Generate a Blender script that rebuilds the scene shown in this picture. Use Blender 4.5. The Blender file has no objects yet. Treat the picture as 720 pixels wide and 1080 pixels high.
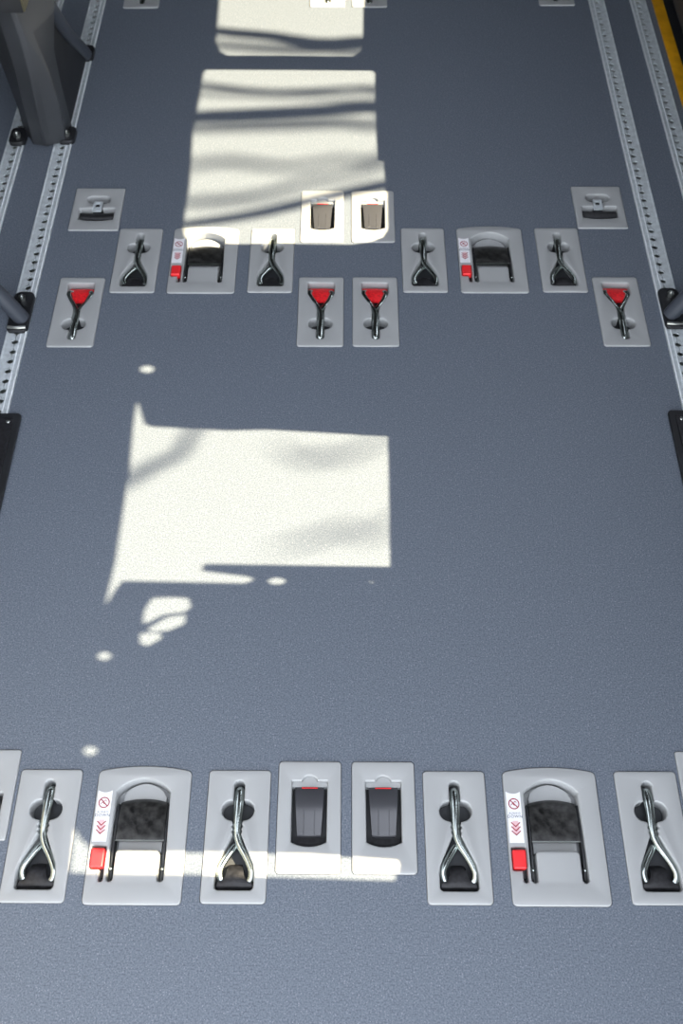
import bpy, bmesh, math, random
from mathutils import Vector, Matrix
from mathutils.geometry import tessellate_polygon
C = bpy.context.scene.collection
random.seed(4)

# ------------------------------------------------------------------ camera, sky, sun, exposure
sc = bpy.context.scene
PITCH, YAW, FPX = math.radians(57.0), 0.0046, 1057.0
cd = bpy.data.cameras.new('camera'); cam = bpy.data.objects.new('camera', cd); C.objects.link(cam)
cam.location = (0, 0, 1.5); cam.rotation_euler = (math.pi/2-PITCH, 0, YAW)
cd.sensor_fit = 'VERTICAL'; cd.sensor_height = 36; cd.sensor_width = 24; cd.lens = FPX/1080*36
cd.clip_start = .02; cd.clip_end = 200
cd.dof.use_dof = True; cd.dof.focus_distance = 1.6; cd.dof.aperture_fstop = 6.3
sc.camera = cam
sc.view_settings.view_transform = 'Standard'; sc.view_settings.look = 'None'
sc.view_settings.gamma = 1; sc.view_settings.use_curve_mapping = False
sc.view_settings.exposure = 0.0
w = bpy.data.worlds.new('sky'); sc.world = w; w.use_nodes = True
nt = w.node_tree; bg = nt.nodes['Background']
sky = nt.nodes.new('ShaderNodeTexSky'); sky.sky_type = 'NISHITA'; sky.sun_disc = False
sky.sun_elevation = math.radians(50); sky.sun_rotation = math.radians(90)
sky.air_density = 1.0; sky.dust_density = 0.2

hs = nt.nodes.new('ShaderNodeHueSaturation'); hs.inputs['Saturation'].default_value = .26
nt.links.new(sky.outputs[0], hs.inputs['Color']); nt.links.new(hs.outputs[0], bg.inputs[0]); bg.inputs[1].default_value = 1.2
sl = bpy.data.lights.new('sun', 'SUN'); sl.energy = 26; sl.angle = math.radians(.35); sl.color = (1, .85, .58)
so = bpy.data.objects.new('sun', sl); C.objects.link(so)
so.rotation_euler = (0, math.atan2(1, 1.2), 0); so.location = (5, 1, 6)

# ------------------------------------------------------------------ materials
def mat(name, col, rough=.5, metal=0, spec=.5, noise=None, bump=None, coat=0):
    m = bpy.data.materials.new(name); m.use_nodes = True
    n = m.node_tree.nodes; L = m.node_tree.links; b = n['Principled BSDF']
    b.inputs['Base Color'].default_value = (*col, 1); b.inputs['Roughness'].default_value = rough
    b.inputs['Metallic'].default_value = metal; b.inputs['Specular IOR Level'].default_value = spec
    b.inputs['Coat Weight'].default_value = coat
    if noise or bump:
        tc = n.new('ShaderNodeTexCoord')
    if noise:
        sc_, amt = noise
        t = n.new('ShaderNodeTexNoise'); t.inputs['Scale'].default_value = sc_; t.inputs['Detail'].default_value = 4
        L.new(tc.outputs['Object'], t.inputs['Vector'])
        r = n.new('ShaderNodeValToRGB'); r.color_ramp.elements[0].position = .35; r.color_ramp.elements[1].position = .65
        r.color_ramp.elements[0].color = (*[c*(1-amt) for c in col], 1)
        r.color_ramp.elements[1].color = (*[min(1, c*(1+amt)) for c in col], 1)
        L.new(t.outputs[0], r.inputs[0]); L.new(r.outputs[0], b.inputs['Base Color'])
    if bump:
        sc_, st = bump
        t = n.new('ShaderNodeTexNoise'); t.inputs['Scale'].default_value = sc_; t.inputs['Detail'].default_value = 2
        L.new(tc.outputs['Object'], t.inputs['Vector'])
        bp = n.new('ShaderNodeBump'); bp.inputs['Strength'].default_value = st; bp.inputs['Distance'].default_value = .001
        L.new(t.outputs[0], bp.inputs['Height']); L.new(bp.outputs[0], b.inputs['Normal'])
    return m

def floor_mat():
    m = mat('slate_vinyl', (.1, .12, .16), .5, spec=.28)
    n = m.node_tree.nodes; L = m.node_tree.links; b = n['Principled BSDF']
    tc = n.new('ShaderNodeTexCoord')
    # mottled base
    t1 = n.new('ShaderNodeTexNoise'); t1.inputs['Scale'].default_value = 420; t1.inputs['Detail'].default_value = 3
    L.new(tc.outputs['Object'], t1.inputs['Vector'])
    r1 = n.new('ShaderNodeValToRGB')
    r1.color_ramp.elements[0].position = .34; r1.color_ramp.elements[0].color = (.084, .101, .128, 1)
    r1.color_ramp.elements[1].position = .66; r1.color_ramp.elements[1].color = (.168, .192, .227, 1)
    L.new(t1.outputs[0], r1.inputs[0])
    # pale flecks
    v = n.new('ShaderNodeTexVoronoi'); v.inputs['Scale'].default_value = 260
    L.new(tc.outputs['Object'], v.inputs['Vector'])
    lt = n.new('ShaderNodeMath'); lt.operation = 'LESS_THAN'; lt.inputs[1].default_value = .22
    L.new(v.outputs['Distance'], lt.inputs[0])
    sep = n.new('ShaderNodeSeparateColor'); L.new(v.outputs['Color'], sep.inputs[0])
    g = n.new('ShaderNodeMath'); g.operation = 'GREATER_THAN'; g.inputs[1].default_value = .55
    L.new(sep.outputs[0], g.inputs[0])
    mu = n.new('ShaderNodeMath'); mu.operation = 'MULTIPLY'; L.new(lt.outputs[0], mu.inputs[0]); L.new(g.outputs[0], mu.inputs[1])
    mu2 = n.new('ShaderNodeMath'); mu2.operation = 'MULTIPLY'; L.new(mu.outputs[0], mu2.inputs[0]); mu2.inputs[1].default_value = .6
    mx = n.new('ShaderNodeMix'); mx.data_type = 'RGBA'
    L.new(mu2.outputs[0], mx.inputs[0]); L.new(r1.outputs[0], mx.inputs[6]); mx.inputs[7].default_value = (.27, .29, .33, 1)
    L.new(mx.outputs[2], b.inputs['Base Color'])
    t2 = n.new('ShaderNodeTexNoise'); t2.inputs['Scale'].default_value = 350; t2.inputs['Detail'].default_value = 2
    L.new(tc.outputs['Object'], t2.inputs['Vector'])
    bp = n.new('ShaderNodeBump'); bp.inputs['Strength'].default_value = .35; bp.inputs['Distance'].default_value = .0008
    L.new(t2.outputs[0], bp.inputs['Height']); L.new(bp.outputs[0], b.inputs['Normal'])
    return m

M = dict(
    floor=floor_mat(),
    plate=mat('grey_plastic', (.355, .365, .365), .42, noise=(6, .03), bump=(900, .06)),
    rim=mat('grey_plastic_smooth', (.46, .47, .48), .35),
    chrome=mat('chrome_steel', (.48, .53, .51), .22, 1, noise=(30, .12)),
    steel=mat('zinc_steel', (.42, .44, .42), .32, 1),
    black=mat('black_webbing', (.012, .012, .014), .42, noise=(160, .5), bump=(700, .3)),
    gloss=mat('scratched_black_cover', (.022, .022, .021), .30, noise=(75, .95), bump=(60, .25)),
    base=mat('charcoal_well_shade', (.035, .038, .042), .6),  # recess shade put into the colour of the well floors
    dark=mat('black_metal', (.012, .013, .015), .45, noise=(20, .3)),
    flap=mat('charcoal_gloss_plastic', (.048, .049, .055), .25, spec=.6),
    redweb=mat('red_webbing', (.72, .012, .018), .5, noise=(200, .2), bump=(600, .2)),
    red=mat('red_plastic', (.80, .025, .03), .35),
    white=mat('white_sticker', (.80, .80, .82), .45),
    pink=mat('pale_pink_print', (.75, .50, .52), .45),
    ink=mat('dark_red_print', (.30, .008, .025), .5),
    grey_ink=mat('slate_print', (.03, .06, .09), .5),
    alu=mat('brushed_aluminium', (.60, .65, .67), .40, .25, noise=(90, .10), bump=(400, .08)),
    alu_lit=mat('lit_edge_aluminium', (.80, .84, .86), .35, .1),  # paler copy of the aluminium, paints the lit rail edges
    post=mat('anthracite_powder_coat', (.040, .043, .048), .38, noise=(8, .12)),
    tube=mat('grey_blue_tube', (.045, .052, .066), .38),
    yellow=mat('yellow_edging', (.60, .29, .004), .5, noise=(30, .15)),
    wall=mat('grey_wall_panel', (.055, .055, .06), .6, noise=(5, .1)),
    panel=mat('dark_side_panel', (.035, .036, .038), .55, noise=(7, .2)),
    roof=mat('roof_lining', (.05, .05, .05), .8, noise=(4, .05)),
    brass=mat('brass_edge', (.16, .145, .09), .35, .8),
    bark=mat('bark', (.08, .06, .045), .9, noise=(10, .4)),
)

# ------------------------------------------------------------------ helpers
def obj(name, bm, m, parent=None, loc=None, smooth=35):
    bmesh.ops.recalc_face_normals(bm, faces=bm.faces)
    me = bpy.data.meshes.new(name); bm.to_mesh(me); bm.free()
    me.materials.append(m)
    if smooth:
        for p in me.polygons: p.use_smooth = True
        me.set_sharp_from_angle(angle=math.radians(smooth))
    o = bpy.data.objects.new(name, me); C.objects.link(o)
    if parent: o.parent = parent
    if loc: o.location = loc
    return o

def thing(name, cat, label=None, loc=(0, 0, 0), group=None, rz=0):
    o = bpy.data.objects.new(name, None); C.objects.link(o)
    o.empty_display_size = .02; o.location = loc; o.rotation_euler = (0, 0, rz)
    o['category'] = cat
    if label: o['label'] = label
    if group: o['group'] = group
    return o

def struct(o): o['kind'] = 'structure'; return o

def dup(root, loc, label):
    r = root.copy(); C.objects.link(r); r.location = loc; r['label'] = label
    for ch in list(root.children):
        c = ch.copy(); C.objects.link(c); c.parent = r
        for g in list(ch.children):
            d = g.copy(); C.objects.link(d); d.parent = c
    return r

def area(P): return .5*sum(P[i][0]*P[(i+1) % len(P)][1]-P[(i+1) % len(P)][0]*P[i][1] for i in range(len(P)))
def ccw(P): return P if area(P) > 0 else P[::-1]

def fillet(V, n=6):
    """polygon of (x,y,r) with rounded corners, as a ccw loop"""
    out = []; N = len(V)
    for i in range(N):
        p = Vector(V[i][:2]); a = Vector(V[i-1][:2]); b = Vector(V[(i+1) % N][:2]); r = V[i][2]
        u = (a-p); v = (b-p); lu, lv = u.length, v.length; u /= lu; v /= lv
        ang = u.angle(v)
        if r <= 0 or abs(ang-math.pi) < 1e-3: out.append((p.x, p.y)); continue
        t = min(r/math.tan(ang/2), lu*.49, lv*.49); rr = t*math.tan(ang/2)
        bis = (u+v).normalized(); c = p+bis*(rr/math.sin(ang/2))
        s = p+u*t-c; e = p+v*t-c
        a0 = math.atan2(s.y, s.x); a1 = math.atan2(e.y, e.x); d = a1-a0
        while d > math.pi: d -= 2*math.pi
        while d < -math.pi: d += 2*math.pi
        k = max(1, int(n*abs(d)/(math.pi/2)+.5))
        for j in range(k+1): out.append((c.x+rr*math.cos(a0+d*j/k), c.y+rr*math.sin(a0+d*j/k)))
    cl = [out[0]]
    for q in out[1:]:
        if (Vector(q)-Vector(cl[-1])).length > 2e-4: cl.append(q)
    if (Vector(cl[0])-Vector(cl[-1])).length < 2e-4: cl.pop()
    return ccw(cl)

def offset(P, d):
    """grow (d>0) or shrink a ccw loop"""
    out = []; N = len(P)
    for i in range(N):
        p = Vector(P[i]); a = Vector(P[i-1]); b = Vector(P[(i+1) % N])
        e1 = (p-a).normalized(); e2 = (b-p).normalized()
        n1 = Vector((e1.y, -e1.x)); n2 = Vector((e2.y, -e2.x)); m = (n1+n2)
        m = m/max(m.length, 1e-6); k = max(.45, m.dot(n1)); q = p+m*(d/k)
        out.append((q.x, q.y))
    return out

def ring(bm, P, z): return [bm.verts.new((x, y, z)) for x, y in P]
def bridge(bm, A, B):
    for i in range(len(A)):
        j = (i+1) % len(A); bm.faces.new((A[i], A[j], B[j], B[i]))
def cap(bm, loops):
    flat = [v for l in loops for v in l]
    T = tessellate_polygon([[v.co.copy() for v in l] for l in loops])
    for t in T:
        try: bm.faces.new([flat[i] for i in t])
        except ValueError: pass

MM = .001
def mm(P): return [(x*MM, y*MM) for x, y in P]

def slab(bm, P, z0, z1, bev=0, holes=()):
    """prism from a ccw loop with an optional rounded top edge and holes"""
    P = ccw(P); holes = [ccw(h) for h in holes]
    if bev:
        top = ring(bm, offset(P, -bev), z1); prev = top
        for k in (1, 2, 3):
            a = k*math.pi/6; r = ring(bm, offset(P, -bev*(1-math.sin(a))), z1-bev*(1-math.cos(a))); bridge(bm, prev, r); prev = r
    else:
        top = ring(bm, P, z1); prev = top
    bot = ring(bm, P, z0); bridge(bm, prev, bot)
    ht = [ring(bm, h, z1) for h in holes]; hb = [ring(bm, h, z0) for h in holes]
    for a, b in zip(ht, hb): bridge(bm, a, b)
    cap(bm, [top]+ht); cap(bm, [bot]+hb)

def rect(x0, x1, y0, y1): return [(x0, y0), (x1, y0), (x1, y1), (x0, y1)]
def box(bm, x0, x1, y0, y1, z0, z1, bev=0):
    slab(bm, rect(x0, x1, y0, y1), z0, z1, bev)

def crom(P, n):
    P = [Vector(p) for p in P]; Q = [P[0]*2-P[1]]+P+[P[-1]*2-P[-2]]; out = []
    for i in range(1, len(Q)-2):
        a, b, c, d = Q[i-1:i+3]
        for j in range(n):
            t = j/n
            out.append(.5*((2*b)+(c-a)*t+(2*a-5*b+4*c-d)*t*t+(3*b-a-3*c+d)*t**3))
    out.append(P[-1]); return out

def tube(bm, P, r, seg=12, n=6, flat=1.0, smooth=True):
    pts = crom(P, n) if smooth else [Vector(p) for p in P]
    N = len(pts); R = r if isinstance(r, (list, tuple)) else None; prev = None; nrm = None
    for i, p in enumerate(pts):
        t = (pts[min(i+1, N-1)]-pts[max(i-1, 0)]).normalized()
        if nrm is None:
            nrm = t.cross(Vector((0, 0, 1)))
            if nrm.length < .05: nrm = t.cross(Vector((0, 1, 0)))
            nrm.normalize()
        nrm = (nrm-t*nrm.dot(t)).normalized(); bi = t.cross(nrm)
        if R: f = i/(N-1)*(len(R)-1); k = min(int(f), len(R)-2); rr = R[k]*(1-(f-k))+R[k+1]*(f-k)
        else: rr = r
        cur = [bm.verts.new(p+nrm*math.cos(a)*rr+bi*math.sin(a)*rr*flat) for a in [2*math.pi*s/seg for s in range(seg)]]
        if prev: bridge(bm, prev, cur)
        else: bm.faces.new(cur)
        prev = cur
    bm.faces.new(prev)

def ball(bm, c, r, sz=1):
    bmesh.ops.create_uvsphere(bm, u_segments=12, v_segments=8, radius=r, matrix=Matrix.Translation(c) @ Matrix.Diagonal((1, 1, sz, 1)))

def sheet(bm, rows, nx=10, thick=.0025, bow=0, xbow=None):
    """rows of (y, z, x0, x1): a strap or cover with thickness"""
    T = []; B = []
    for (y, z, x0, x1) in rows:
        a = []; b = []
        for i in range(nx+1):
            f = i/nx; x = x0+(x1-x0)*f; s = 1-(2*f-1)**2
            zz = z+bow*s*MM; yy = y+(xbow(f, y) if xbow else 0)
            a.append(bm.verts.new((x*MM, yy*MM, zz*MM if False else z*MM+bow*s*MM)))
            b.append(bm.verts.new((x*MM, yy*MM, z*MM+bow*s*MM-thick)))
        T.append(a); B.append(b)
    for j in range(len(T)-1):
        for i in range(nx):
            bm.faces.new((T[j][i], T[j][i+1], T[j+1][i+1], T[j+1][i])); bm.faces.new((B[j][i], B[j+1][i], B[j+1][i+1], B[j][i+1]))
        bm.faces.new((T[j][0], T[j+1][0], B[j+1][0], B[j][0])); bm.faces.new((T[j][nx], B[j][nx], B[j+1][nx], T[j+1][nx]))
    for i in range(nx):
        bm.faces.new((T[0][i], B[0][i], B[0][i+1], T[0][i+1])); bm.faces.new((T[-1][i], T[-1][i+1], B[-1][i+1], B[-1][i]))

ZT = .0022      # plate top above the floor
DEEP = -.026
def cover_plate(outline, openings, shelves=()):
    """a flush plate with rolled rim, recessed wells; outline and openings in mm"""
    bm = bmesh.new(); O = mm(outline); bev = .002
    top = ring(bm, offset(O, -bev), ZT); prev = top
    for k in (1, 2, 3):
        a = k*math.pi/6; r = ring(bm, offset(O, -bev*(1-math.sin(a))), ZT-bev*(1-math.cos(a))); bridge(bm, prev, r); prev = r
    bridge(bm, prev, ring(bm, O, -.012))
    tops = []
    for P in openings:
        P = mm(P); rim = .0026
        t0 = ring(bm, offset(P, rim), ZT); tops.append(t0); prev = t0
        for k in (1, 2, 3):
            a = k*math.pi/6; r = ring(bm, offset(P, rim*(1-math.sin(a))), ZT-rim*(1-math.cos(a))); bridge(bm, prev, r); prev = r
        lo = ring(bm, P, DEEP); bridge(bm, prev, lo); cap(bm, [lo])
    cap(bm, [top]+tops)
    for P, z in shelves: slab(bm, mm(P), DEEP, z*MM)
    return bm

# ------------------------------------------------------------------ layout (metres on the floor)
HX = (-.4436, -.1565, .1682, .4595); BX = (-.3008, .3130); RX = (-.0503, .0610)
DX = (-.5500, -.0493, .0627, .5657)
outline_hook = fillet([(-47, -97, 6), (47, -97, 6), (47, 97, 6), (-47, 97, 6)])
arch = [(70.7*math.cos(0)*s, 97.5+7.5*(1-s*s), 0) for s in (.8, .6, .4, .2, 0, -.2, -.4, -.6, -.8)]
outline_belt = fillet([(-70.7, -97, 7), (70.7, -97, 7), (70.7, 97.2, 8)]+arch+[(-70.7, 97.2, 8)])
outline_flap = fillet([(-47.5, -83.5, 6), (47.5, -83.5, 6), (47.5, 83.5, 6), (-47.5, 83.5, 6)])
outline_small = fillet([(-55, -69, 4), (55, -69, 4), (55, 69, 4), (-55, 69, 4)])

places = []   # (outline, x, y) used to cut the floor
hooks = []
for y0, ys in ((.4052, (0, 0, 0, .001)), (1.615, (-.003, -.001, .001, .003))):
    hooks.append([(x, y0+d) for x, d in zip(HX, ys)])
belts = [[(BX[0], .4030), (BX[1], .4038)], [(BX[0], 1.6110), (BX[1], 1.6148)]]
flaps = [[(RX[0], .4330), (RX[1], .4330)], [(RX[0], 1.7515), (RX[1], 1.7520)]]
reds = [[(DX[0], 1.4610), (DX[1], 1.4646), (DX[2], 1.4651), (DX[3], 1.4680)],
        [(-.5440, 2.6590), (-.0495, 2.6655), (.0625, 2.6660), (.5610, 2.6765)]]
smalls = [[(-.5510, .4640), (.5660, .4660)], [(-.5500, 1.7720), (.5637, 1.7836)]]
for rows, o in ((hooks, outline_hook), (belts, outline_belt), (flaps, outline_flap), (reds, outline_hook), (smalls, outline_small)):
    for r in rows:
        for x, y in r: places.append((o, x, y))

# ------------------------------------------------------------------ setting
YB, YF = -.62, 4.2
YR = .60        # unseen roof cut short here so more sky light reaches the near floor
RAILS = [(-.682, -.6395), (-.7935, -.751), (.6455, .6885), (.7555, .7985)]
bm = bmesh.new()
holes = [[(x+p[0], y+p[1]) for p in mm(offset(o, .7))] for o, x, y in places]
slab(bm, rect(-.6395, .6455, YB, YF), -.03, 0, 0, holes)
for a, b in ((-.751, -.682), (-.95, -.7935), (.6885, .7555), (.7985, .95)): box(bm, a, b, YB, YF, -.03, 0)
box(bm, -.95, .95, YB, YF, -.05, -.031)
struct(obj('floor', bm, M['floor'], smooth=0))

XW = .87
SUN_CUTS = {  # window openings and small holes, outlines shaped to cast the sun patches
'main': [(1.2328, 1.5293), (1.2184, 1.5183), (1.1712, 1.4985), (1.1643, 1.481), (1.1557, 1.3091), (1.1583, 1.2211), (1.1433, 0.946), (0.8622, 0.9489), (0.8665, 1.3344), (0.852, 1.337), (0.8409, 1.2388), (0.8352, 1.2284), (0.8285, 1.2479), (0.8323, 1.498), (0.8152, 1.5104), (0.7872, 1.5238), (0.789, 1.532), (0.8726, 1.5242), (1.0046, 1.5236), (1.0802, 1.524), (1.1711, 1.5295)],
'A': [(0.7986, 1.4386), (0.8007, 1.3993), (0.7989, 1.3596), (0.7832, 1.352), (0.7731, 1.3647), (0.7684, 1.4053), (0.7501, 1.442), (0.7546, 1.4523), (0.7783, 1.4507)],
'B': [(0.7411, 1.4408), (0.7629, 1.4046), (0.7686, 1.3612), (0.7513, 1.3623), (0.7386, 1.392), (0.7358, 1.4304)],
'C': [(0.733, 1.4542), (0.7341, 1.4089), (0.7243, 1.4048), (0.7093, 1.4317), (0.7153, 1.4518)],
'e1': [(1.307, 1.4931), (1.3012, 1.4962), (1.2976, 1.5058), (1.2976, 1.5182), (1.3011, 1.5287), (1.3068, 1.5334), (1.3126, 1.5303), (1.3162, 1.5207), (1.3163, 1.5082), (1.3127, 1.4977)],
'e2': [(0.8327, 1.1633), (0.8289, 1.1672), (0.8265, 1.1777), (0.8265, 1.1909), (0.8288, 1.2017), (0.8325, 1.206), (0.8364, 1.2021), (0.8388, 1.1916), (0.8388, 1.1783), (0.8365, 1.1675)],
'e3': [(0.8315, 0.9845), (0.8283, 0.9875), (0.8283, 0.9933), (0.8315, 0.9961), (0.8347, 0.9932), (0.8347, 0.9874)],
'e4': [(0.6919, 1.4991), (0.6874, 1.5016), (0.6846, 1.5095), (0.6846, 1.5198), (0.6873, 1.5286), (0.6918, 1.5325), (0.6962, 1.5301), (0.699, 1.5222), (0.6991, 1.5118), (0.6963, 1.503)],
'e5': [(0.5321, 1.5006), (0.5277, 1.5029), (0.5249, 1.5103), (0.5248, 1.5201), (0.5276, 1.5284), (0.532, 1.5322), (0.5364, 1.53), (0.5392, 1.5225), (0.5393, 1.5127), (0.5365, 1.5043)],
'p2': [(2.2914, 1.4701), (2.291, 1.223), (2.2892, 0.9662), (2.2797, 0.9565), (2.1494, 0.9586), (2.111, 0.9583), (1.9437, 0.9556), (1.9402, 0.9365), (1.8596, 0.9365), (1.8256, 0.9339), (1.7075, 0.9354), (1.6835, 0.9496), (1.67, 0.9794), (1.6624, 1.0286), (1.6647, 1.2007), (1.6626, 1.348), (1.6637, 1.4464), (1.6845, 1.4684), (1.7145, 1.4767), (1.8576, 1.4735), (2.0464, 1.4842), (2.1603, 1.4787), (2.2736, 1.4763)],
'p3': [(2.74, 1.461), (2.603, 1.4564), (2.4078, 1.4498), (2.3706, 1.4363), (2.3523, 1.4117), (2.3477, 1.0224), (2.3682, 0.9992), (2.4304, 0.9915), (2.6048, 0.9885), (2.74, 0.986)],
'st': [(0.4243, 1.5285), (0.398, 1.5086), (0.379, 1.4786), (0.379, 1.3122), (0.3771, 1.1042), (0.3689, 0.95), (0.3622, 0.9477), (0.341, 0.9541), (0.3455, 1.1444), (0.3489, 1.3091), (0.3507, 1.5233)],
}
def side_wall(name, x, thick, holes, m):
    bm = bmesh.new(); slab(bm, rect(YB, YF, -.05, 1.97), 0, thick, 0, [ccw(h) for h in holes])
    for v in bm.verts: v.co = Vector((x+v.co.z, v.co.x, v.co.y))
    return struct(obj(name, bm, m, smooth=0))
side_wall('wall_right', XW, .006, SUN_CUTS.values(), M['wall'])
side_wall('wall_left', -.956, .006, [rect(.5, 1.45, .85, 1.75)], M['wall'])  # unseen opening added to brighten the middle of the floor
bm = bmesh.new(); box(bm, -.96, .89, YR, YF, 1.97, 2.0); struct(obj('ceiling', bm, M['roof']))
bm = bmesh.new(); box(bm, -.96, .89, YF, YF+.03, -.05, 2.0); struct(obj('wall_front', bm, M['panel']))
bm = bmesh.new(); box(bm, .815, .843, .6, YF-.01, 0, .006, .002); struct(obj('trim_1', bm, M['yellow']))
bm = bmesh.new(); box(bm, .8445, .868, .6, YF-.01, 0, .004); struct(obj('trim_3', bm, M['dark']))
bm = bmesh.new(); box(bm, .861, .869, .6, YF-.01, .02, .5); struct(obj('trim_2', bm, M['post']))

# ------------------------------------------------------------------ slotted seat rails
def rail(x0, x1, label):
    t = thing('seat_rail', 'floor rail', label, ((x0+x1)/2, 0, 0), 'slotted aluminium seat rails')
    w = (x1-x0)/2*1000-.6; bm = bmesh.new(); P = 25.4; y0, n = -516, 176
    inn = 1 if x0 < 0 else -1
    def edge(s):
        e = []
        for i in range(n):
            yc = y0+i*P+P/2
            e += [(s*.6, yc-P/2), (s*.6, yc-6.2)]
            for a in (-50, -25, 0, 25, 50):
                e.append((s*(6.6*math.cos(math.radians(a))), yc+6.6*math.sin(math.radians(a))))
            e += [(s*.6, yc+6.2)]
        e.append((s*.6, y0+n*P)); return e
    for s in (-1, 1):
        E = edge(s)
        for (a, b) in zip(E, E[1:]):
            if b[1]-a[1] < 1e-6: continue
            q = [a, b, (s*(w-3.5), b[1]), (s*(w-3.5), a[1])]
            f = [bm.verts.new((x*MM, y*MM, .0015)) for x, y in q]; bm.faces.new(f)
            g = [bm.verts.new((x*MM, y*MM, z)) for x, y, z in ((*a, .0015), (*b, .0015), (*b, -.0022), (*a, -.0022))]; bm.faces.new(g)
            g = [bm.verts.new((x*MM, y*MM, -.0022)) for x, y in q]; bm.faces.new(g)
        ya, yb = y0*MM, (y0+n*P)*MM
        q = [(s*(w-3.5)*MM, .0015), (s*(w-2)*MM, .0032), (s*w*MM, .0032), (s*w*MM, -.012), (s*(w-3.5)*MM, -.012)]
        for i in range(len(q)):
            (xa, za), (xb, zb) = q[i], q[(i+1) % len(q)]
            bm.faces.new([bm.verts.new(c) for c in ((xa, ya, za), (xb, ya, zb), (xb, yb, zb), (xa, yb, za))])
    bmesh.ops.remove_doubles(bm, verts=bm.verts, dist=1e-6)
    obj('slotted_track', bm, M['alu'], t, smooth=25)
    for xa, xb, zz in ((w-3.2, w-.2, .0052), (7.6, 9.8, .0032)):
        a, b = sorted((inn*xa*MM, inn*xb*MM)); bm = bmesh.new(); box(bm, a, b, y0*MM, (y0+n*P)*MM, .001, zz, .0009)
        obj('edge_bead', bm, M['alu_lit'], t)
    bm = bmesh.new(); box(bm, -.019, .019, y0*MM, (y0+n*P)*MM, -.0285, -.0075)
    obj('channel_base', bm, M['steel'], t)
    return t
rail(*RAILS[0], 'slotted aluminium floor rail nearest the anchor plates on the left side')
rail(*RAILS[1], 'outermost slotted aluminium floor rail at the upper left picture edge')
rail(*RAILS[2], 'slotted aluminium floor rail nearest the anchor plates on the right side')
rail(*RAILS[3], 'slotted aluminium floor rail beside the yellow edging on the right')

# ------------------------------------------------------------------ hook anchors
def lobe(cx, cy, r, a0, a1, n=11):
    return [(cx+r*math.cos(math.radians(a0+(a1-a0)*i/(n-1))), cy+r*math.sin(math.radians(a0+(a1-a0)*i/(n-1))), 0) for i in range(n)]
half = [(8.2, 81, 8), (8.2, 51.5, 1.0)]+lobe(9.4, 36, 14.8, 84, -84)+[(7.8, 20.5, 1.0), (6.6, 16, 1.2), (8.4, 12.5, 1.2), (6.2, 9, 1.2), (7.6, 5, 1.2), (6.0, 1, 3), (13.7, -15.7, 5), (26, -42, 8), (28.2, -54, 6), (28.2, -78.5, 6)]
def mirror(h): return h+[(-x, y, r) for x, y, r in h[::-1]]
hole_hook = fillet(mirror(half))
half_r = [(8, -77.5, 7), (8, -51.5, 1.0)]+lobe(9.4, -36, 14.8, -84, 84)+[(7.8, -20.5, 1.0), (6.8, -2, 3), (9, 12, 4), (28, 50, 5), (28, 80.5, 5)]
hole_red = fillet(mirror(half_r))

def make_hook(red):
    t = thing('tie_down_hook', 'tie-down anchor')
    s = -1 if red else 1
    zl = -1.5 if red else -5
    obj('cover_plate', cover_plate(outline_hook, [hole_red if red else hole_hook]), M['plate'], t)
    bm = bmesh.new(); slab(bm, offset(mm(hole_red if red else hole_hook), -.0003), DEEP+.0005, -.0215); obj('well_shade', bm, M['base'], t)  # dark slab stands in for the shade deep in the recess
    def pt(x, y, z): return (s*x*MM, s*y*MM, z*MM)
    bm = bmesh.new()
    tube(bm, [pt(1, 73, -17), pt(.6, 68, -7.5), pt(.2, 54, -4), pt(0, 36, -3.2), pt(-.8, 14, -4), pt(.2, 0, -4.5), pt(5, -14, -4.5), pt(14, -29, zl), pt(20.5, -41, zl-.5), pt(24.2, -51, zl-1), pt(23.5, -60, zl-3), pt(18, -66, -11), pt(10, -68, -15)], [.0050, .0068, .0074, .0068, .0056, .0050, .0050, .0052, .0052, .0050, .0048], flat=.8)
    tube(bm, [pt(-1, -13, -9.5), pt(-7, -21, -7.5), pt(-14, -32, -6.5), pt(-20, -43, zl-1), pt(-22.5, -52, zl-2), pt(-20.5, -60, zl-4), pt(-16, -65, -12), pt(-10, -68, -15)], .0050, flat=.8)
    obj('hook', bm, M['chrome'], t, smooth=60)
    bm = bmesh.new()
    if red:
        rows = [(35, -10, -14, 14), (35.5, -6.5, -14.5, 14.5), (44, -5.5, -16, 16), (54, -5.5, -18, 18), (60, -6, -20.5, 20.5), (65, -7, -25, 25), (73, -9, -26.5, 26.5), (77, -13, -27, 27), (78.5, -20, -27, 27)]
        sheet(bm, rows, 12, .003, 1.5); o = obj('strap', bm, M['redweb'], t, smooth=50); o['label'] = 'red webbing strap'
        bm = bmesh.new(); sheet(bm, [(6, -22, -6, 6), (16, -17, -8, 8), (24, -14, -12, 12), (36, -14, -14, 14)], 6, .003, 0); obj('inner_strap', bm, M['black'], t, smooth=50)
    else:
        rows = [(-38, -20, -9, 9), (-42, -13, -10.5, 10.5), (-46, -8.5, -11.5, 11.5), (-52, -6.5, -12.5, 12.5), (-58, -6, -14, 14), (-63, -6, -18, 18), (-66, -6.2, -24, 24), (-71, -7, -26.3, 26.3), (-75, -10, -26.8, 26.8), (-77, -20, -26.8, 26.8)]
        sheet(bm, rows, 12, .003, 1.6); obj('strap', bm, M['black'], t, smooth=50)
        bm = bmesh.new(); box(bm, -.026, .026, -.077, -.060, -.024, -.012); obj('anchor_block', bm, M['dark'], t)
    return t
hk = make_hook(False); first = True
row_name = ('near row', 'middle row')
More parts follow.
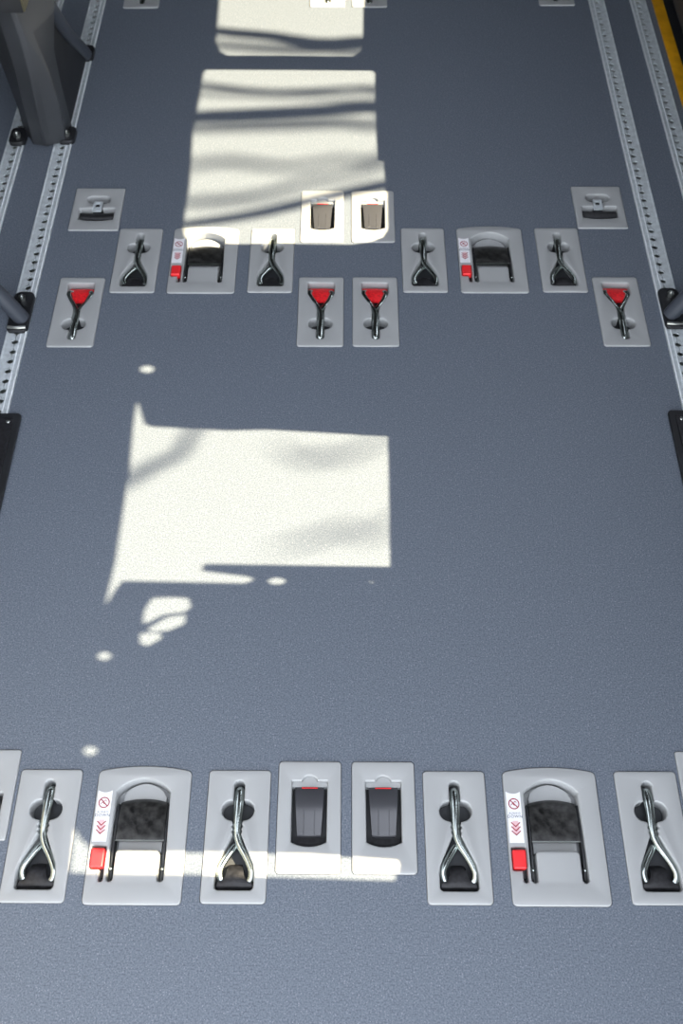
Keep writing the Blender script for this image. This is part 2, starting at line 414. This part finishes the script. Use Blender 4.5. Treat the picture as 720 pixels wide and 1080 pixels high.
desc = [['leftmost black-strap hook anchor of the near row, by left picture edge',
         'black-strap hook anchor of the near row, between left belt retractor and paired flaps',
         'black-strap hook anchor of the near row, between paired flaps and right belt retractor',
         'rightmost black-strap hook anchor of the near row, by right picture edge'],
        ['leftmost black-strap hook anchor of the middle row, left of the partly sunlit belt retractor',
         'black-strap hook anchor of the middle row whose top is in sunlight',
         'black-strap hook anchor of the middle row, left of the fully shaded belt retractor',
         'rightmost black-strap hook anchor of the middle row, right of the shaded belt retractor']]
for r in range(2):
    for k in range(4):
        x, y = hooks[r][k]; lab = 'grey '+desc[r][k]
        if first: hk.location = (x, y, 0); hk['label'] = lab; hk['group'] = 'hook anchors with black straps'; first = False
        else: dup(hk, (x, y, 0), lab)
rd = make_hook(True); first = True
desc = [['leftmost grey anchor plate with red strap and chrome hook, beside left rail',
         'grey anchor plate with red strap, left one of the middle pair',
         'grey anchor plate with red strap, right one of the middle pair',
         'rightmost grey anchor plate with red strap and chrome hook, beside right rail'],
        ['far grey anchor plate cut by the top picture edge, beside the left rail',
         'far grey anchor plate cut by the top edge, fully in the sunlight',
         'far grey anchor plate cut by the top edge, half in the sunlight',
         'far grey anchor plate cut by the top edge, nearest the right rail']]
for r in range(2):
    for k in range(4):
        x, y = reds[r][k]
        if first: rd.location = (x, y, 0); rd['label'] = desc[r][k]; rd['group'] = 'hook anchors facing away'; first = False
        else: dup(rd, (x, y, 0), desc[r][k])

# ------------------------------------------------------------------ belt retractors with sticker and red tab
def text_mesh(body, size, m, parent, loc, name):
    cu = bpy.data.curves.new(name, 'FONT'); cu.body = body; cu.size = size; cu.align_x = 'CENTER'; cu.align_y = 'CENTER'
    cu.extrude = .00008; cu.space_character = 1.15
    tmp = bpy.data.objects.new(name, cu); C.objects.link(tmp)
    dg = bpy.context.evaluated_depsgraph_get(); me = bpy.data.meshes.new_from_object(tmp.evaluated_get(dg))
    bpy.data.objects.remove(tmp); me.materials.clear(); me.materials.append(m)
    o = bpy.data.objects.new(name, me); C.objects.link(o); o.parent = parent; o.location = loc; return o

def make_belt():
    t = thing('belt_retractor', 'belt retractor')
    top = [(x, 66.5+19*(1-(x/40)**2)**.9, 0) for x in (33, 25, 17, 8, 0, -8, -17, -25, -33)]
    well = fillet([(40.5, 66, 2)]+top+[(-40.5, 66, 2), (-40.5, -65, 4.6), (-31, -65, 4.6), (-31, -20, 6), (33, -20, 6), (33, -65, 4.6), (42.5, -65, 4.6), (42.2, -20, 0)])
    tab = fillet([(-66.5, -15, 2), (-45, -15, 2), (-45, -65, 3), (-52, -65, 3), (-52, -48, 1), (-66.5, -48, 2)])
    inner = fillet([(33, 62, 2)]+[(x*.84, y-3, 0) for x, y, _ in top]+[(-31, 62, 2), (-31, -20.5, 0), (33, -20.5, 0)])
    obj('cover_plate', cover_plate(outline_belt, [well, tab], [(inner, -15)]), M['plate'], t)
    # black retractor cover: convex hood with arched far edge
    bm = bmesh.new()
    rows = [(-4.7, -6, -34, 37), (-4.5, -2.35, -34, 37), (-3.6, -2.2, -34, 37), (6, -2.2, -34, 37), (18, -2.8, -34, 37), (30, -4.2, -34, 37), (40, -6.3, -34, 37), (48, -9, -34, 37), (53, -12.5, -34, 37), (54, -18, -34, 37)]
    sheet(bm, rows, 16, .003, 0, lambda f, y: (5.5*(1-(2*f-1)**2) if y > 45 else (5.5*(1-(2*f-1)**2)*max(0, (y-10)/35) if y > 10 else 0)))
    o = obj('retractor_cover', bm, M['gloss'], t, smooth=50); o['label'] = 'scuffed black cover'
    bm = bmesh.new(); box(bm, -.0345, .0375, -.0062, -.0050, -.0065, -.0020)
    obj('edge_strip', bm, M['steel'], o)
    for x in (-36.3, 39.2):
        bm = bmesh.new()
        P = fillet([(-60, -18, 3), (50, -20, 3), (50, -7, 3), (10, -2.5, 3), (-30, -3.2, 3), (-60, -12, 3)])
        slab(bm, mm(P), (x-1.2)*MM, (x+1.2)*MM)
        for v in bm.verts: v.co = Vector((v.co.z, v.co.x, v.co.y))
        obj('side_arm', bm, M['dark'], t)
        bm = bmesh.new(); ball(bm, (x*MM, -.046, -.0045), .0026)
        o2 = obj('pin', bm, M['chrome'], t); o2['label'] = 'small bright pin'
    # release tab
    bm = bmesh.new(); slab(bm, mm(fillet([(-65.5, -46, 2), (-46.5, -46, 2), (-46, -19, 2), (-65.5, -19, 2)])), -.010, .006, .002)
    o = obj('release_tab', bm, M['red'], t); o['label'] = 'red push tab'
    bm = bmesh.new(); box(bm, -.0505, -.0475, -.058, -.044, -.016, -.006); obj('tab_stem', bm, M['dark'], o)
    # sticker
    bm = bmesh.new()
    cc = [(-47.5-1.3*i*2, 67.5-2.6*(1-((i-4)/4)**2), 0) for i in range(0, 9)]
    slab(bm, mm(fillet([(-67.9, -9, 1), (-46.3, -9, 1)]+[(-46.3-2.7*i, 67-3.2*(1-((i-4)/4)**2), 0) for i in range(9)])), ZT-.0002, ZT+.0003)
    st = obj('warning_sticker', bm, M['white'], t); st['label'] = 'white sticker with red print'
    z = ZT+.0003
    bm = bmesh.new(); cx, cy, R = -57, 48.5, 8.3
    ringo = [(cx+R*math.cos(a*math.pi/16), cy+R*math.sin(a*math.pi/16)) for a in range(32)]
    ringi = [(cx+(R-1.5)*math.cos(a*math.pi/16), cy+(R-1.5)*math.sin(a*math.pi/16)) for a in range(32)]
    slab(bm, mm(ringo), z, z+.0003, 0, [mm(ringi)])
    def bar(a, b, wd):
        a, b = Vector(a), Vector(b); n = (b-a).normalized(); n = Vector((-n.y, n.x))*wd/2
        slab(bm, mm([tuple(a-n), tuple(b-n), tuple(b+n), tuple(a+n)]), z, z+.0003)
    bar((cx-5.4, cy+5.4), (cx+5.4, cy-5.4), 1.5)
    bar((cx-5, cy-2.2), (cx-2, cy+.5), .7); bar((cx-2, cy+.3), (cx+.8, cy-2.6), .7); bar((cx+1.6, cy+4.2), (cx+4, cy+1.6), .7); bar((cx-1, cy+1.8), (cx+2.4, cy+3.4), .7)
    obj('prohibition_sign', bm, M['ink'], st)
    bm = bmesh.new(); slab(bm, mm([(cx-4, 23), (cx+4, 23), (cx+5, 10), (cx, 3), (cx-5, 10)]), z, z+.0001)
    obj('arrow_backing', bm, M['pink'], st)
    bm = bmesh.new()
    for k in range(3):
        yy = 21-6.2*k; wv = 6.6
        bar((cx-wv, yy), (cx+.4, yy-6.6), 1.5); bar((cx-.4, yy-6.6), (cx+wv, yy), 1.5)
    obj('down_arrows', bm, M['ink'], st)
    text_mesh('ALWAYS', .0040, M['grey_ink'], st, (cx*MM, .0343, z+.0001), 'small_lettering')
    text_mesh('DOWN', .0062, M['grey_ink'], st, (cx*MM, .0295, z+.0001), 'large_lettering')
    return t
bl = make_belt(); first = True
desc = [['near left belt retractor with black cover, crossed by the narrow sun strip', 'near right belt retractor with black cover, entirely in shade'],
        ['middle-row belt retractor with its arched top in sunlight', 'middle-row belt retractor with red tab, entirely in shade']]
for r in range(2):
    for k in range(2):
        x, y = belts[r][k]
        if first: bl.location = (x, y, 0); bl['label'] = desc[r][k]; bl['group'] = 'belt retractors with warning stickers'; first = False
        else: dup(bl, (x, y, 0), desc[r][k])

# ------------------------------------------------------------------ plates with a charcoal flap
def make_flap():
    t = thing('buckle_pocket', 'buckle pocket')
    notch = [(12.5*math.cos(math.radians(a)), 50+11.5*math.sin(math.radians(a)), 0) for a in range(15, 166, 15)]
    op = fillet([(26, -38, 1), (27, 53, 1.5), (12.6, 53, 0)]+notch+[(-12.6, 53, 0), (-27, 53, 1.5), (-26, -38, 1), (-17, -42, 0), (-8, -44, 0), (0, -44.5, 0), (8, -44, 0), (17, -42, 0)])
    sh = fillet([(26.5, 45, 0), (26.5, 52.5, 1), (12.1, 52.5, 0)]+[(x*.97, y-.4, 0) for x, y, _ in notch]+[(-12.1, 52.5, 0), (-26.5, 52.5, 1), (-26.5, 45, 0)])
    obj('cover_plate', cover_plate(outline_flap, [op], [(sh, -3.5)]), M['plate'], t)
    bm = bmesh.new()
    rows = [(47, -8, -21.5, 21.5), (45, -4, -22, 22), (40, -2.2, -22, 22), (30, -1.0, -21.5, 21.5), (18, -.8, -20.8, 20.8), (6, -2.0, -19.8, 19.8), (-6, -4.6, -19, 19), (-18, -7.8, -18.2, 18.2), (-26.5, -10.4, -17.6, 17.6), (-28, -13, -17.5, 17.5)]
    sheet(bm, rows, 12, .003, 1.2); fl = obj('flap', bm, M['flap'], t, smooth=50); fl['label'] = 'charcoal gloss flap'
    bm = bmesh.new()
    for x in (-8, 8):
        tube(bm, [(x*MM, .010, -.0006), (x*MM, 0, -.0022), (x*MM, -.010, -.0047), (x*MM, -.018, -.0069), (x*MM, -.025, -.0090)], .0007, 6, 3)
    obj('rib', bm, M['flap'], fl)
    bm = bmesh.new(); box(bm, -.012, .012, .0425, .0438, -.0030, -.0012); o = obj('release_button', bm, M['red'], t); o['label'] = 'thin red button edge'
    bm = bmesh.new(); sheet(bm, [(-28, -10, -25, 25), (-35, -9, -25, 25), (-40, -12, -25, 25), (-42, -18, -24, 24)], 12, .003, 0, lambda f, y: -2*(1-(2*f-1)**2)); obj('strap', bm, M['black'], t)
    bm = bmesh.new(); box(bm, -.0255, .0255, -.030, .045, -.0255, -.013); obj('housing', bm, M['dark'], t)
    return t
fp = make_flap(); first = True
desc = [['near grey buckle pocket with charcoal flap, left of the near pair', 'near grey buckle pocket with charcoal flap, right of the near pair'],
        ['fully sunlit grey buckle pocket, left of the far pair', 'sunlit grey buckle pocket with shaded right edge, right of the far pair']]
for r in range(2):
    for k in range(2):
        x, y = flaps[r][k]
        if first: fp.location = (x, y, 0); fp['label'] = desc[r][k]; fp['group'] = 'buckle pockets with charcoal flaps'; first = False
        else: dup(fp, (x, y, 0), desc[r][k])

# ------------------------------------------------------------------ small outer plates with stowed belt tongue
def make_small():
    t = thing('belt_tongue_pocket', 'belt pocket')
    hf = lobe(13.5, 30, 12.5, 88, -88)+[(11, 17.5, 1), (11, 2, 2), (39, 2, 3), (39, -34, 3)]
    op = fillet(hf+[(20, -37.5, 0), (0, -38.5, 0), (-20, -37.5, 0)]+[(-x, y, r) for x, y, r in hf[::-1]])
    obj('cover_plate', cover_plate(outline_small, [op]), M['plate'], t)
    bm = bmesh.new(); slab(bm, offset(mm(op), -.0003), DEEP+.0005, -.018); obj('well_shade', bm, M['base'], t)  # dark slab painting the shade at the pocket bottom
    bm = bmesh.new()
    P = [(-37+74*i/12)*MM for i in range(13)]
    tube(bm, [(x, -.0135-.0022*(1-(x/.037)**2), -.0145) for x in P], .0125, 14, 1, smooth=False)
    obj('rolled_strap', bm, M['black'], t, smooth=50)
    bm = bmesh.new(); tube(bm, [(x, -.0230-.0035*(1-(x/.037)**2), -.0060) for x in P], .0013, 6, 1, smooth=False)
    obj('strap_edge', bm, M['flap'], t)
    bm = bmesh.new()
    slab(bm, mm(fillet([(-11, -4, 1), (9, -4, 1), (9, 27, 2.5), (-11, 27, 2.5)])), -.0040, -.0004, 0, [mm(fillet([(-6, 9, 1), (4, 9, 1), (4, 21, 1), (-6, 21, 1)]))])
    o = obj('belt_tongue', bm, M['alu'], t); o['label'] = 'metal tongue with square hole'
    bm = bmesh.new(); box(bm, -.010, .009, -.012, .024, -.017, -.0065); obj('tongue_holder', bm, M['dark'], t)
    return t
sm = make_small(); first = True
desc = [['cut-off grey belt pocket at the left picture edge, beside the near left hook anchor', 'cut-off grey belt pocket at the right picture edge, beside the near right hook anchor'],
        ['small squarish grey belt pocket next to the left rail', 'small squarish grey belt pocket next to the right rail']]
for r in range(2):
    for k in range(2):
        x, y = smalls[r][k]
        if first: sm.location = (x, y, 0); sm['label'] = desc[r][k]; sm['group'] = 'small belt pockets'; first = False
        else: dup(sm, (x, y, 0), desc[r][k])

# ------------------------------------------------------------------ black step plates at both sides
def step_plate(x0, x1, y0, y1, label, rivx):
    t = thing('black_floor_plate', 'floor plate', label, (0, 0, 0), 'black plates covering the rails')
    bm = bmesh.new(); slab(bm, fillet([(x0, y0, .008), (x1, y0, .008), (x1, y1, .008), (x0, y1, .008)]), .0035, .008, .0015)
    obj('plate', bm, M['dark'], t)
    bm = bmesh.new(); a, b = x0+.012, x1-.012
    slab(bm, fillet([(a, y0+.012, .006), (b, y0+.012, .006), (b, y1-.012, .006), (a, y1-.012, .006)]), .008, .0105, .001)
    obj('rubber_pad', bm, M['black'], t)
    bm = bmesh.new(); ball(bm, (rivx, y1-.022, .0105), .004, .5); o = obj('rivet', bm, M['steel'], t); o['label'] = 'bright rivet'
step_plate(-.84, -.612, .60, 1.190, 'black flat plate over the left rail at the picture edge', -.633)
step_plate(.614, .84, .60, 1.203, 'black flat plate over the right rail at the picture edge', .636)

# ------------------------------------------------------------------ seat legs standing on the rails
def seat_leg(loc, s, label):
    t = thing('seat_stand', 'seat stand', label, loc, 'round seat legs bolted to the rails')
    bm = bmesh.new(); slab(bm, fillet([(-.021, -.065, .010), (.021, -.065, .010), (.021, .045, .014), (-.021, .045, .014)]), .0033, .011, .002)
    obj('foot_plate', bm, M['dark'], t)
    bm = bmesh.new(); tube(bm, [(s*-.006, -.030, .008), (s*.012, -.028, .05), (s*.045, -.024, .12), (s*.14, -.01, .34)], .0165, 16, 6)
    obj('tube', bm, M['tube'], t, smooth=60)
    bm = bmesh.new(); bmesh.ops.create_cone(bm, cap_ends=True, segments=6, radius1=.0075, radius2=.0075, depth=.008, matrix=Matrix.Translation((s*.002, .022, .015)))
    ball(bm, (s*.002, .022, .02), .004)
    o = obj('bolt', bm, M['steel'], t); o['label'] = 'steel bolt'
    bm = bmesh.new(); tube(bm, [(-.018, -.056, .012), (0, -.058, .0125), (.018, -.056, .012)], .0035, 8, 4); obj('clip', bm, M['steel'], t)
seat_leg((-.6600, 1.463, 0), -1, 'dark round seat leg standing on the left rail above the black plate')
seat_leg((.6680, 1.480, 0), 1, 'dark round seat leg standing on the right rail above the black plate')

# pedestal at the upper left
t = thing('seat_pedestal', 'seat pedestal', 'dark grey sculpted seat pedestal standing on two rails at upper left', (-.70, 2.0, 0))
bm = bmesh.new()
secs = [  # height, then the horizontal section (x, y): front left, rib, groove, front right, rear right, rear, rear left
    (.004, [(-.028, -.008), (-.008, -.012), (.004, -.016), (.014, -.010), (.046, -.002), (.052, .06), (0, .08), (-.062, .05)]),
    (.05, [(-.024, -.016), (-.004, -.022), (.009, -.032), (.020, -.022), (.054, -.010), (.052, .06), (0, .09), (-.064, .06)]),
    (.12, [(-.020, -.024), (.002, -.034), (.016, -.045), (.028, -.033), (.060, -.018), (.052, .06), (0, .10), (-.068, .06)]),
    (.20, [(-.014, -.026), (.006, -.036), (.022, -.045), (.034, -.036), (.058, -.022), (.056, .06), (0, .12), (-.074, .06)]),
    (.29, [(-.014, -.028), (.004, -.036), (.022, -.042), (.034, -.040), (.047, -.024), (.079, .06), (0, .14), (-.080, .06)]),
    (.40, [(-.020, -.030), (.000, -.038), (.014, -.042), (.024, -.040), (.034, -.024), (.104, .06), (0, .16), (-.090, .06)]),
]
prev = None
for z, P in secs:
    cur = ring(bm, P, z)
    if prev: bridge(bm, prev, cur)
    else: cap(bm, [cur])
    prev = cur
cap(bm, [prev])
post = obj('pedestal_post', bm, M['post'], t, smooth=28)
sub = post.modifiers.new('bev', 'BEVEL'); sub.width = .004; sub.segments = 3; sub.limit_method = 'ANGLE'; sub.angle_limit = math.radians(18)
bm = bmesh.new()
tube(bm, [(.046, .335, .012), (.048, .30, .05), (.052, .20, .15), (.055, .12, .25), (.055, .08, .31)], .0165, 14, 5)
obj('brace', bm, M['tube'], t, smooth=60)
bm = bmesh.new(); slab(bm, [(.05, .012), (.335, .012), (.085, .29), (.05, .29)], .040, .050)  # added dark sheet, stands in for the shaded gap under the brace
for v in bm.verts: v.co = Vector((v.co.z, v.co.x, v.co.y))
obj('brace_shade', bm, M['dark'], t)
for (x, y) in ((-.066, .012), (.048, .018), (.046, .345)):
    bm = bmesh.new(); slab(bm, fillet([(x-.019, y-.026, .012), (x+.019, y-.026, .012), (x+.019, y+.030, .012), (x-.019, y+.030, .012)]), .0033, .014, .003)
    f = obj('foot', bm, M['dark'], t)
    bm = bmesh.new(); bmesh.ops.create_cone(bm, cap_ends=True, segments=6, radius1=.009, radius2=.009, depth=.009, matrix=Matrix.Translation((x, y-.004, .018)))
    ball(bm, (x, y-.004, .024), .005); o = obj('bolt', bm, M['steel'], f); o['label'] = 'steel bolt'
bm = bmesh.new(); box(bm, -.30, .064, -.100, -.030, .378, .415, .004); fr = obj('seat_frame', bm, M['dark'], t)
bm = bmesh.new(); box(bm, -.30, .066, -.102, -.0995, .411, .417, .0008); box(bm, .0645, .068, -.100, -.03, .380, .417, .0008)
o = obj('edge_trim', bm, M['brass'], fr); o['label'] = 'worn brass-coloured edge'

# ------------------------------------------------------------------ tree outside the windows, its branches shade the sun patches
bm = bmesh.new()
tube(bm, [(4.7, 3.6, -1.0), (4.68, 3.6, 2.0), (4.75, 3.55, 4.5), (4.9, 3.4, 7.0)], [.16, .14, .11, .05], 12, 6)
tk = obj('tree', bm, M['bark']); tk['category'] = 'tree'; tk['label'] = 'bare tree beyond the windows casting branch shadows on the floor'
def branch(P, r):
    bm = bmesh.new(); tube(bm, P, r, 8, 6); obj('branch', bm, M['bark'], tk)
B = [
 ([(3.355, 2.088, 4.609), (3.485, 2.107, 4.609), (3.694, 2.123, 4.609), (3.916, 2.142, 4.609), (3.992, 2.154, 4.609), (4.3, 2.5, 4.4), (4.74, 3.56, 4.1)], [.018, .020, .023, .026, .03]),
 ([(4.071, 2.258, 5.378), (4.122, 2.235, 5.378), (4.308, 2.205, 5.378), (4.536, 2.222, 5.378), (4.635, 2.23, 5.378), (4.8, 2.8, 5.2), (4.78, 3.52, 5.0)], [.006, .008, .010, .012, .02]),
 ([(3.077, 1.714, 4.225), (3.18, 1.727, 4.225), (3.318, 1.758, 4.225), (3.462, 1.809, 4.225), (3.609, 1.858, 4.225), (3.8, 1.93, 4.2), (4.3, 2.7, 3.9), (4.72, 3.58, 3.6)], [.008, .014, .017, .018, .02, .02, .03]),
 ([(3.433, 2.497, 4.609), (3.515, 2.458, 4.609), (3.644, 2.438, 4.609), (3.772, 2.409, 4.609), (3.874, 2.418, 4.609), (4.05, 2.45, 4.6), (4.4, 3.0, 4.4), (4.74, 3.55, 4.2)], [.016, .020, .021, .021, .02, .025]),
 ([(4.031, 1.013, 5.378), (4.08, 1.034, 5.378), (4.128, 1.072, 5.378), (4.177, 1.103, 5.378), (4.241, 1.188, 5.378), (4.5, 1.3, 5.25), (4.7, 1.6, 5.0), (4.75, 3.5, 4.6)], [.013, .013, .011, .008, .008, .02]),
 ([(5.987, 2.056, 7.682), (6.099, 2.068, 7.682), (6.257, 2.076, 7.682), (6.392, 2.083, 7.682), (6.528, 2.095, 7.682), (6.9, 2.4, 7.6), (7.2, 3.3, 7.2)], [.016, .022, .022, .018, .014, .02]),
 ([(6.663, 1.795, 8.45), (6.758, 1.802, 8.45), (6.863, 1.824, 8.45), (6.969, 1.873, 8.45), (7.143, 1.941, 8.45), (7.6, 2.4, 8.3), (7.3, 3.4, 7.4)], [.014, .017, .014, .011, .010, .02]),
 ([(6.001, 2.412, 7.682), (6.1, 2.395, 7.682), (6.246, 2.38, 7.682), (6.367, 2.38, 7.682), (6.488, 2.389, 7.682), (6.9, 2.6, 7.5), (7.2, 3.3, 7.0)], [.014, .018, .022, .022, .018, .02]),
 ([(7.303, 1.918, 9.219), (7.411, 1.939, 9.219), (7.543, 1.919, 9.219), (7.673, 1.947, 9.219), (7.806, 1.975, 9.219), (8.1, 2.4, 9.0), (7.3, 3.5, 7.6)], [.014, .016, .012, .014, .01, .02]),
 ([(6.66, 2.204, 8.45), (6.8, 2.197, 8.45), (6.962, 2.19, 8.45), (7.148, 2.203, 8.45), (7.6, 2.5, 8.2), (7.3, 3.4, 7.3)], [.012, .014, .012, .014, .02]),
 ([(6.914, 0.895, 8.45), (6.988, 0.918, 8.45), (7.054, 0.942, 8.45), (7.139, 0.965, 8.45), (7.5, 1.5, 8.3), (7.3, 3.4, 7.2)], [.004, .010, .008, .004, .02]),
 ([(6.913, 1.121, 8.45), (6.967, 1.089, 8.45), (7.011, 1.1, 8.45), (7.108, 1.14, 8.45), (7.5, 1.6, 8.3), (7.3, 3.4, 7.0)], [.005, .011, .009, .004, .02]),
 ([(7.2, 3.45, -1.0), (7.2, 3.45, 3.0), (7.25, 3.45, 7.0), (7.35, 3.5, 9.0)], [.16, .14, .10, .05]),
]
for P, r in B: branch(P, r)
